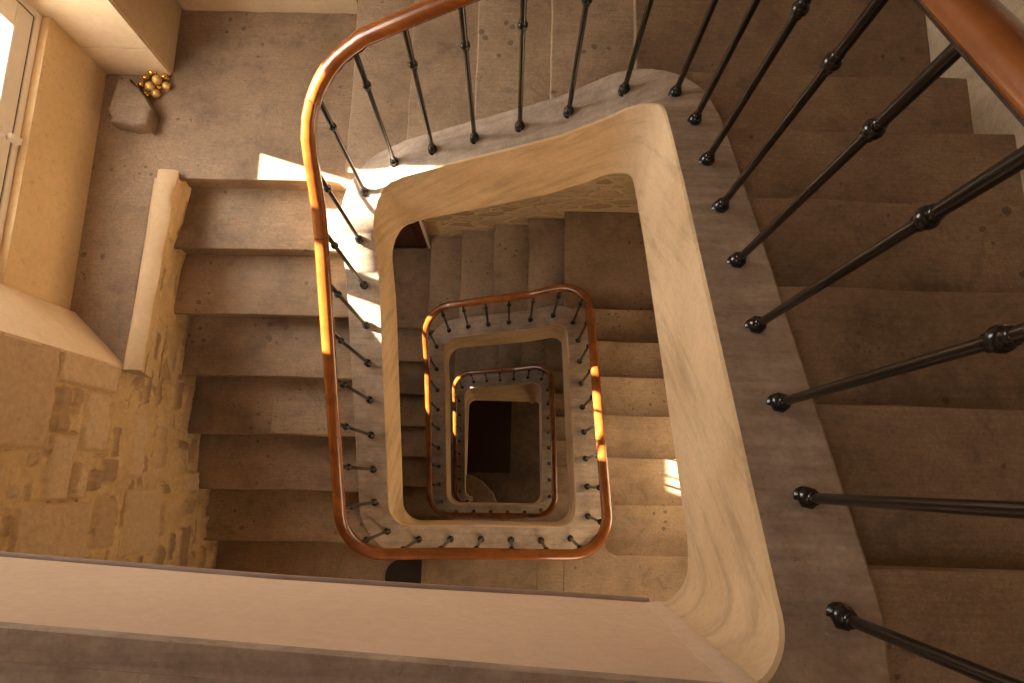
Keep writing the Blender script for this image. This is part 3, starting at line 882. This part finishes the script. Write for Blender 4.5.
# ------------------------------------------------------------------ rock and gold baubles in the niche
dn = NW_D[0]
bm = bmesh.new()
out = [(-2.03, 1.957), (-1.975, 1.959), (-1.907, 1.905), (-1.859, 1.845), (-1.815, 1.774), (-1.823, 1.676), (-1.906, 1.668), (-2.013, 1.687), (-2.058, 1.757), (-2.048, 1.868)]
hs = [(0, .97, 0), (.05, 1.02, 1), (.10, .99, 2), (.135, .90, 3)]
cx = sum(p[0] for p in out) / len(out); cy = sum(p[1] for p in out) / len(out)
fine = []
for i in range(len(out)):
    a, b = out[i], out[(i + 1) % len(out)]
    for k in range(6): fine.append((a[0] + (b[0] - a[0]) * k / 4, a[1] + (b[1] - a[1]) * k / 4))
levs = [(0, .86), (.03, .88), (.055, .90), (.072, .89), (.084, .865), (.090, .82), (.094, .64), (.097, .4), (.099, .2)]
rows = []
for z, sc in levs:
    row = []
    for x, y in fine:
        X, Y = cx - .018 + (x - cx) * sc, cy + .026 + (y - cy) * sc
        nv = Vector((X * 9, Y * 9, z * 12)); k = .003 * noise.noise(nv) + .0015 * noise.noise(nv * 4)
        row.append(bm.verts.new((X + k, Y + .004 * noise.noise(nv + Vector((5, 5, 5))) + .002 * noise.noise(nv * 4), Z(dn) + .001 + z + ((.012 * noise.noise(nv * .8 + Vector((9, 0, 0))) + .005 * noise.noise(nv * 4)) if z > .06 else 0))))
    rows.append(row)
q = len(fine)
for A, B in zip(rows, rows[1:]):
    for k in range(q): bm.faces.new((A[k], A[(k + 1) % q], B[(k + 1) % q], B[k]))
bm.faces.new(rows[0][::-1]); bm.faces.new(rows[-1])
tag(obj('rock', bm, M_ROCK, None, 45), 'rough brown five-sided rock standing in the window niche corner beside gold baubles', 'rock')

# camera model used once, to write down where the baubles lie on the niche floor
F_PX = 683.0; PX, PY = 508.6805, 480.7025
dnv = Vector((PX - 512, -(PY - 341.5), -F_PX)).normalized(); zc = -dnv
xr = Vector((math.cos(-.0219), math.sin(-.0219), 0)); xr = (xr - zc * xr.dot(zc)).normalized(); yc = zc.cross(xr)
MC = Matrix((xr, yc, zc))
def on_plane(u, v, d):
    w_ = MC @ Vector((u - 512, -(v - 341.5), -F_PX)); return w_ * (d / -w_.z)
BAUB = [(152.2, 72.6, 4.6, 0, 'shiny'), (145.6, 77.6, 3.6, 0, 'shiny'), (157.0, 79.6, 4.9, .028, 'matt'), (164.6, 77.0, 4.3, 0, 'shiny'), (166.4, 86.2, 4.6, 0, 'matt'),
        (149.8, 86.6, 5.1, .022, 'matt'), (141.2, 84.8, 3.7, 0, 'shiny'), (155.8, 93.4, 4.7, 0, 'matt'), (146.2, 94.2, 3.6, 0, 'shiny'), (158.8, 87.2, 3.2, 0, 'shiny')]
BL = ['shiny gold bauble at the top of the heap against the wall corner', 'small shiny gold bauble at the upper left of the heap near the rock tip',
      'large matt gold bauble in the upper middle of the heap', 'gold bauble at the upper right edge of the heap', 'matt gold bauble at the far right of the heap on the stone floor',
      'largest matt gold bauble left of centre in the heap', 'small shiny gold bauble touching the edge of the rock', 'matt gold bauble at the bottom of the heap, nearest the steps',
      'small shiny gold bauble at the lower left beside the rock', 'tiny shiny gold bauble deep in the gap between the larger ones']
for (u, v, rp, lift, kind), lb in zip(BAUB, BL):
    rr = rp * dn / F_PX
    p = on_plane(u, v, dn - rr - lift)
    bm = bmesh.new(); bmesh.ops.create_uvsphere(bm, u_segments=24, v_segments=16, radius=rr)
    o = obj('gold_bauble', bm, M_GOLD if kind == 'shiny' else M_GOLDM, None, 180); o.location = (p.x, p.y, G0 + p.z)
    tag(o, lb, 'bauble', 'gold baubles heaped beside the rock')
    bm = bmesh.new(); lathe(bm, 0, 0, [(rr - .001, .0045), (rr + .005, .0045), (rr + .007, .002), (rr + .009, 0)], 8)
    bmesh.ops.rotate(bm, verts=bm.verts[:], matrix=Matrix.Rotation(random.uniform(1.2, 1.8), 3, Vector((math.cos(u), math.sin(u), 0))))
    c = obj('cap', bm, M_GOLD); c.parent = o; c['label'] = 'small gold cap'

# ------------------------------------------------------------------ light
sun = bpy.data.lights.new('sun', 'SUN'); sun.energy = 90; sun.angle = math.radians(.6); sun.color = (1, .90, .74)
so_ = bpy.data.objects.new('sun', sun); C.objects.link(so_)
so_.rotation_euler = Vector((1, -.295, -.665)).to_track_quat('-Z', 'Y').to_euler(); so_.location = (-8, 4, 20)
def area(name, loc, size, dirv, energy, col=(1, .93, .84)):
    l = bpy.data.lights.new(name, 'AREA'); l.shape = 'RECTANGLE'; l.size, l.size_y = size; l.energy = energy; l.color = col
    o = bpy.data.objects.new(name, l); C.objects.link(o); o.location = loc; o.rotation_euler = Vector(dirv).to_track_quat('-Z', 'Y').to_euler(); return o
EW = [95, 55, 24]
for n in range(3):
    area('window_daylight', (-2.50, 1.41, Z(NW_D[n]) + 1.4), (1.1, 1.6), (1, 0, -.12), EW[n])
area('top_fill', (-1.1, -.5, ZTOP - .05), (1.2, 1.2), (-.05, .1, -1), 26)  # fill light added under the closed ceiling to lift the top landing
for n, e in ((1, 34), (2, 8)):
    area('landing_fill', (.95, YSOUTH + .03, Z(D0 + n * H) + 1.25), (.9, 1.3), (.02, 1, -.22), e, (1, .82, .56))  # added warm fill on the windowless south wall, brightens the right-hand steps
wd = bpy.data.worlds.new('World'); bpy.context.scene.world = wd; wd.use_nodes = True
bg = wd.node_tree.nodes['Background']; bg.inputs[0].default_value = (.86, .93, 1, 1); bg.inputs[1].default_value = 2.5

# ------------------------------------------------------------------ camera
cam = bpy.data.cameras.new('camera'); cam.sensor_width = 36; cam.lens = F_PX / 1024 * 36; cam.clip_start = .02
co = bpy.data.objects.new('camera', cam); C.objects.link(co)
co.matrix_world = Matrix.Translation((0, 0, G0)) @ MC.to_4x4()
S = bpy.context.scene; S.camera = co
S.view_settings.view_transform = 'Standard'; S.view_settings.look = 'None'; S.view_settings.gamma = 1; S.view_settings.use_curve_mapping = False
S.view_settings.exposure = 0
S.cycles.max_bounces = 8; S.cycles.diffuse_bounces = 5; S.cycles.use_denoising = True
S.cycles.sample_clamp_indirect = 6
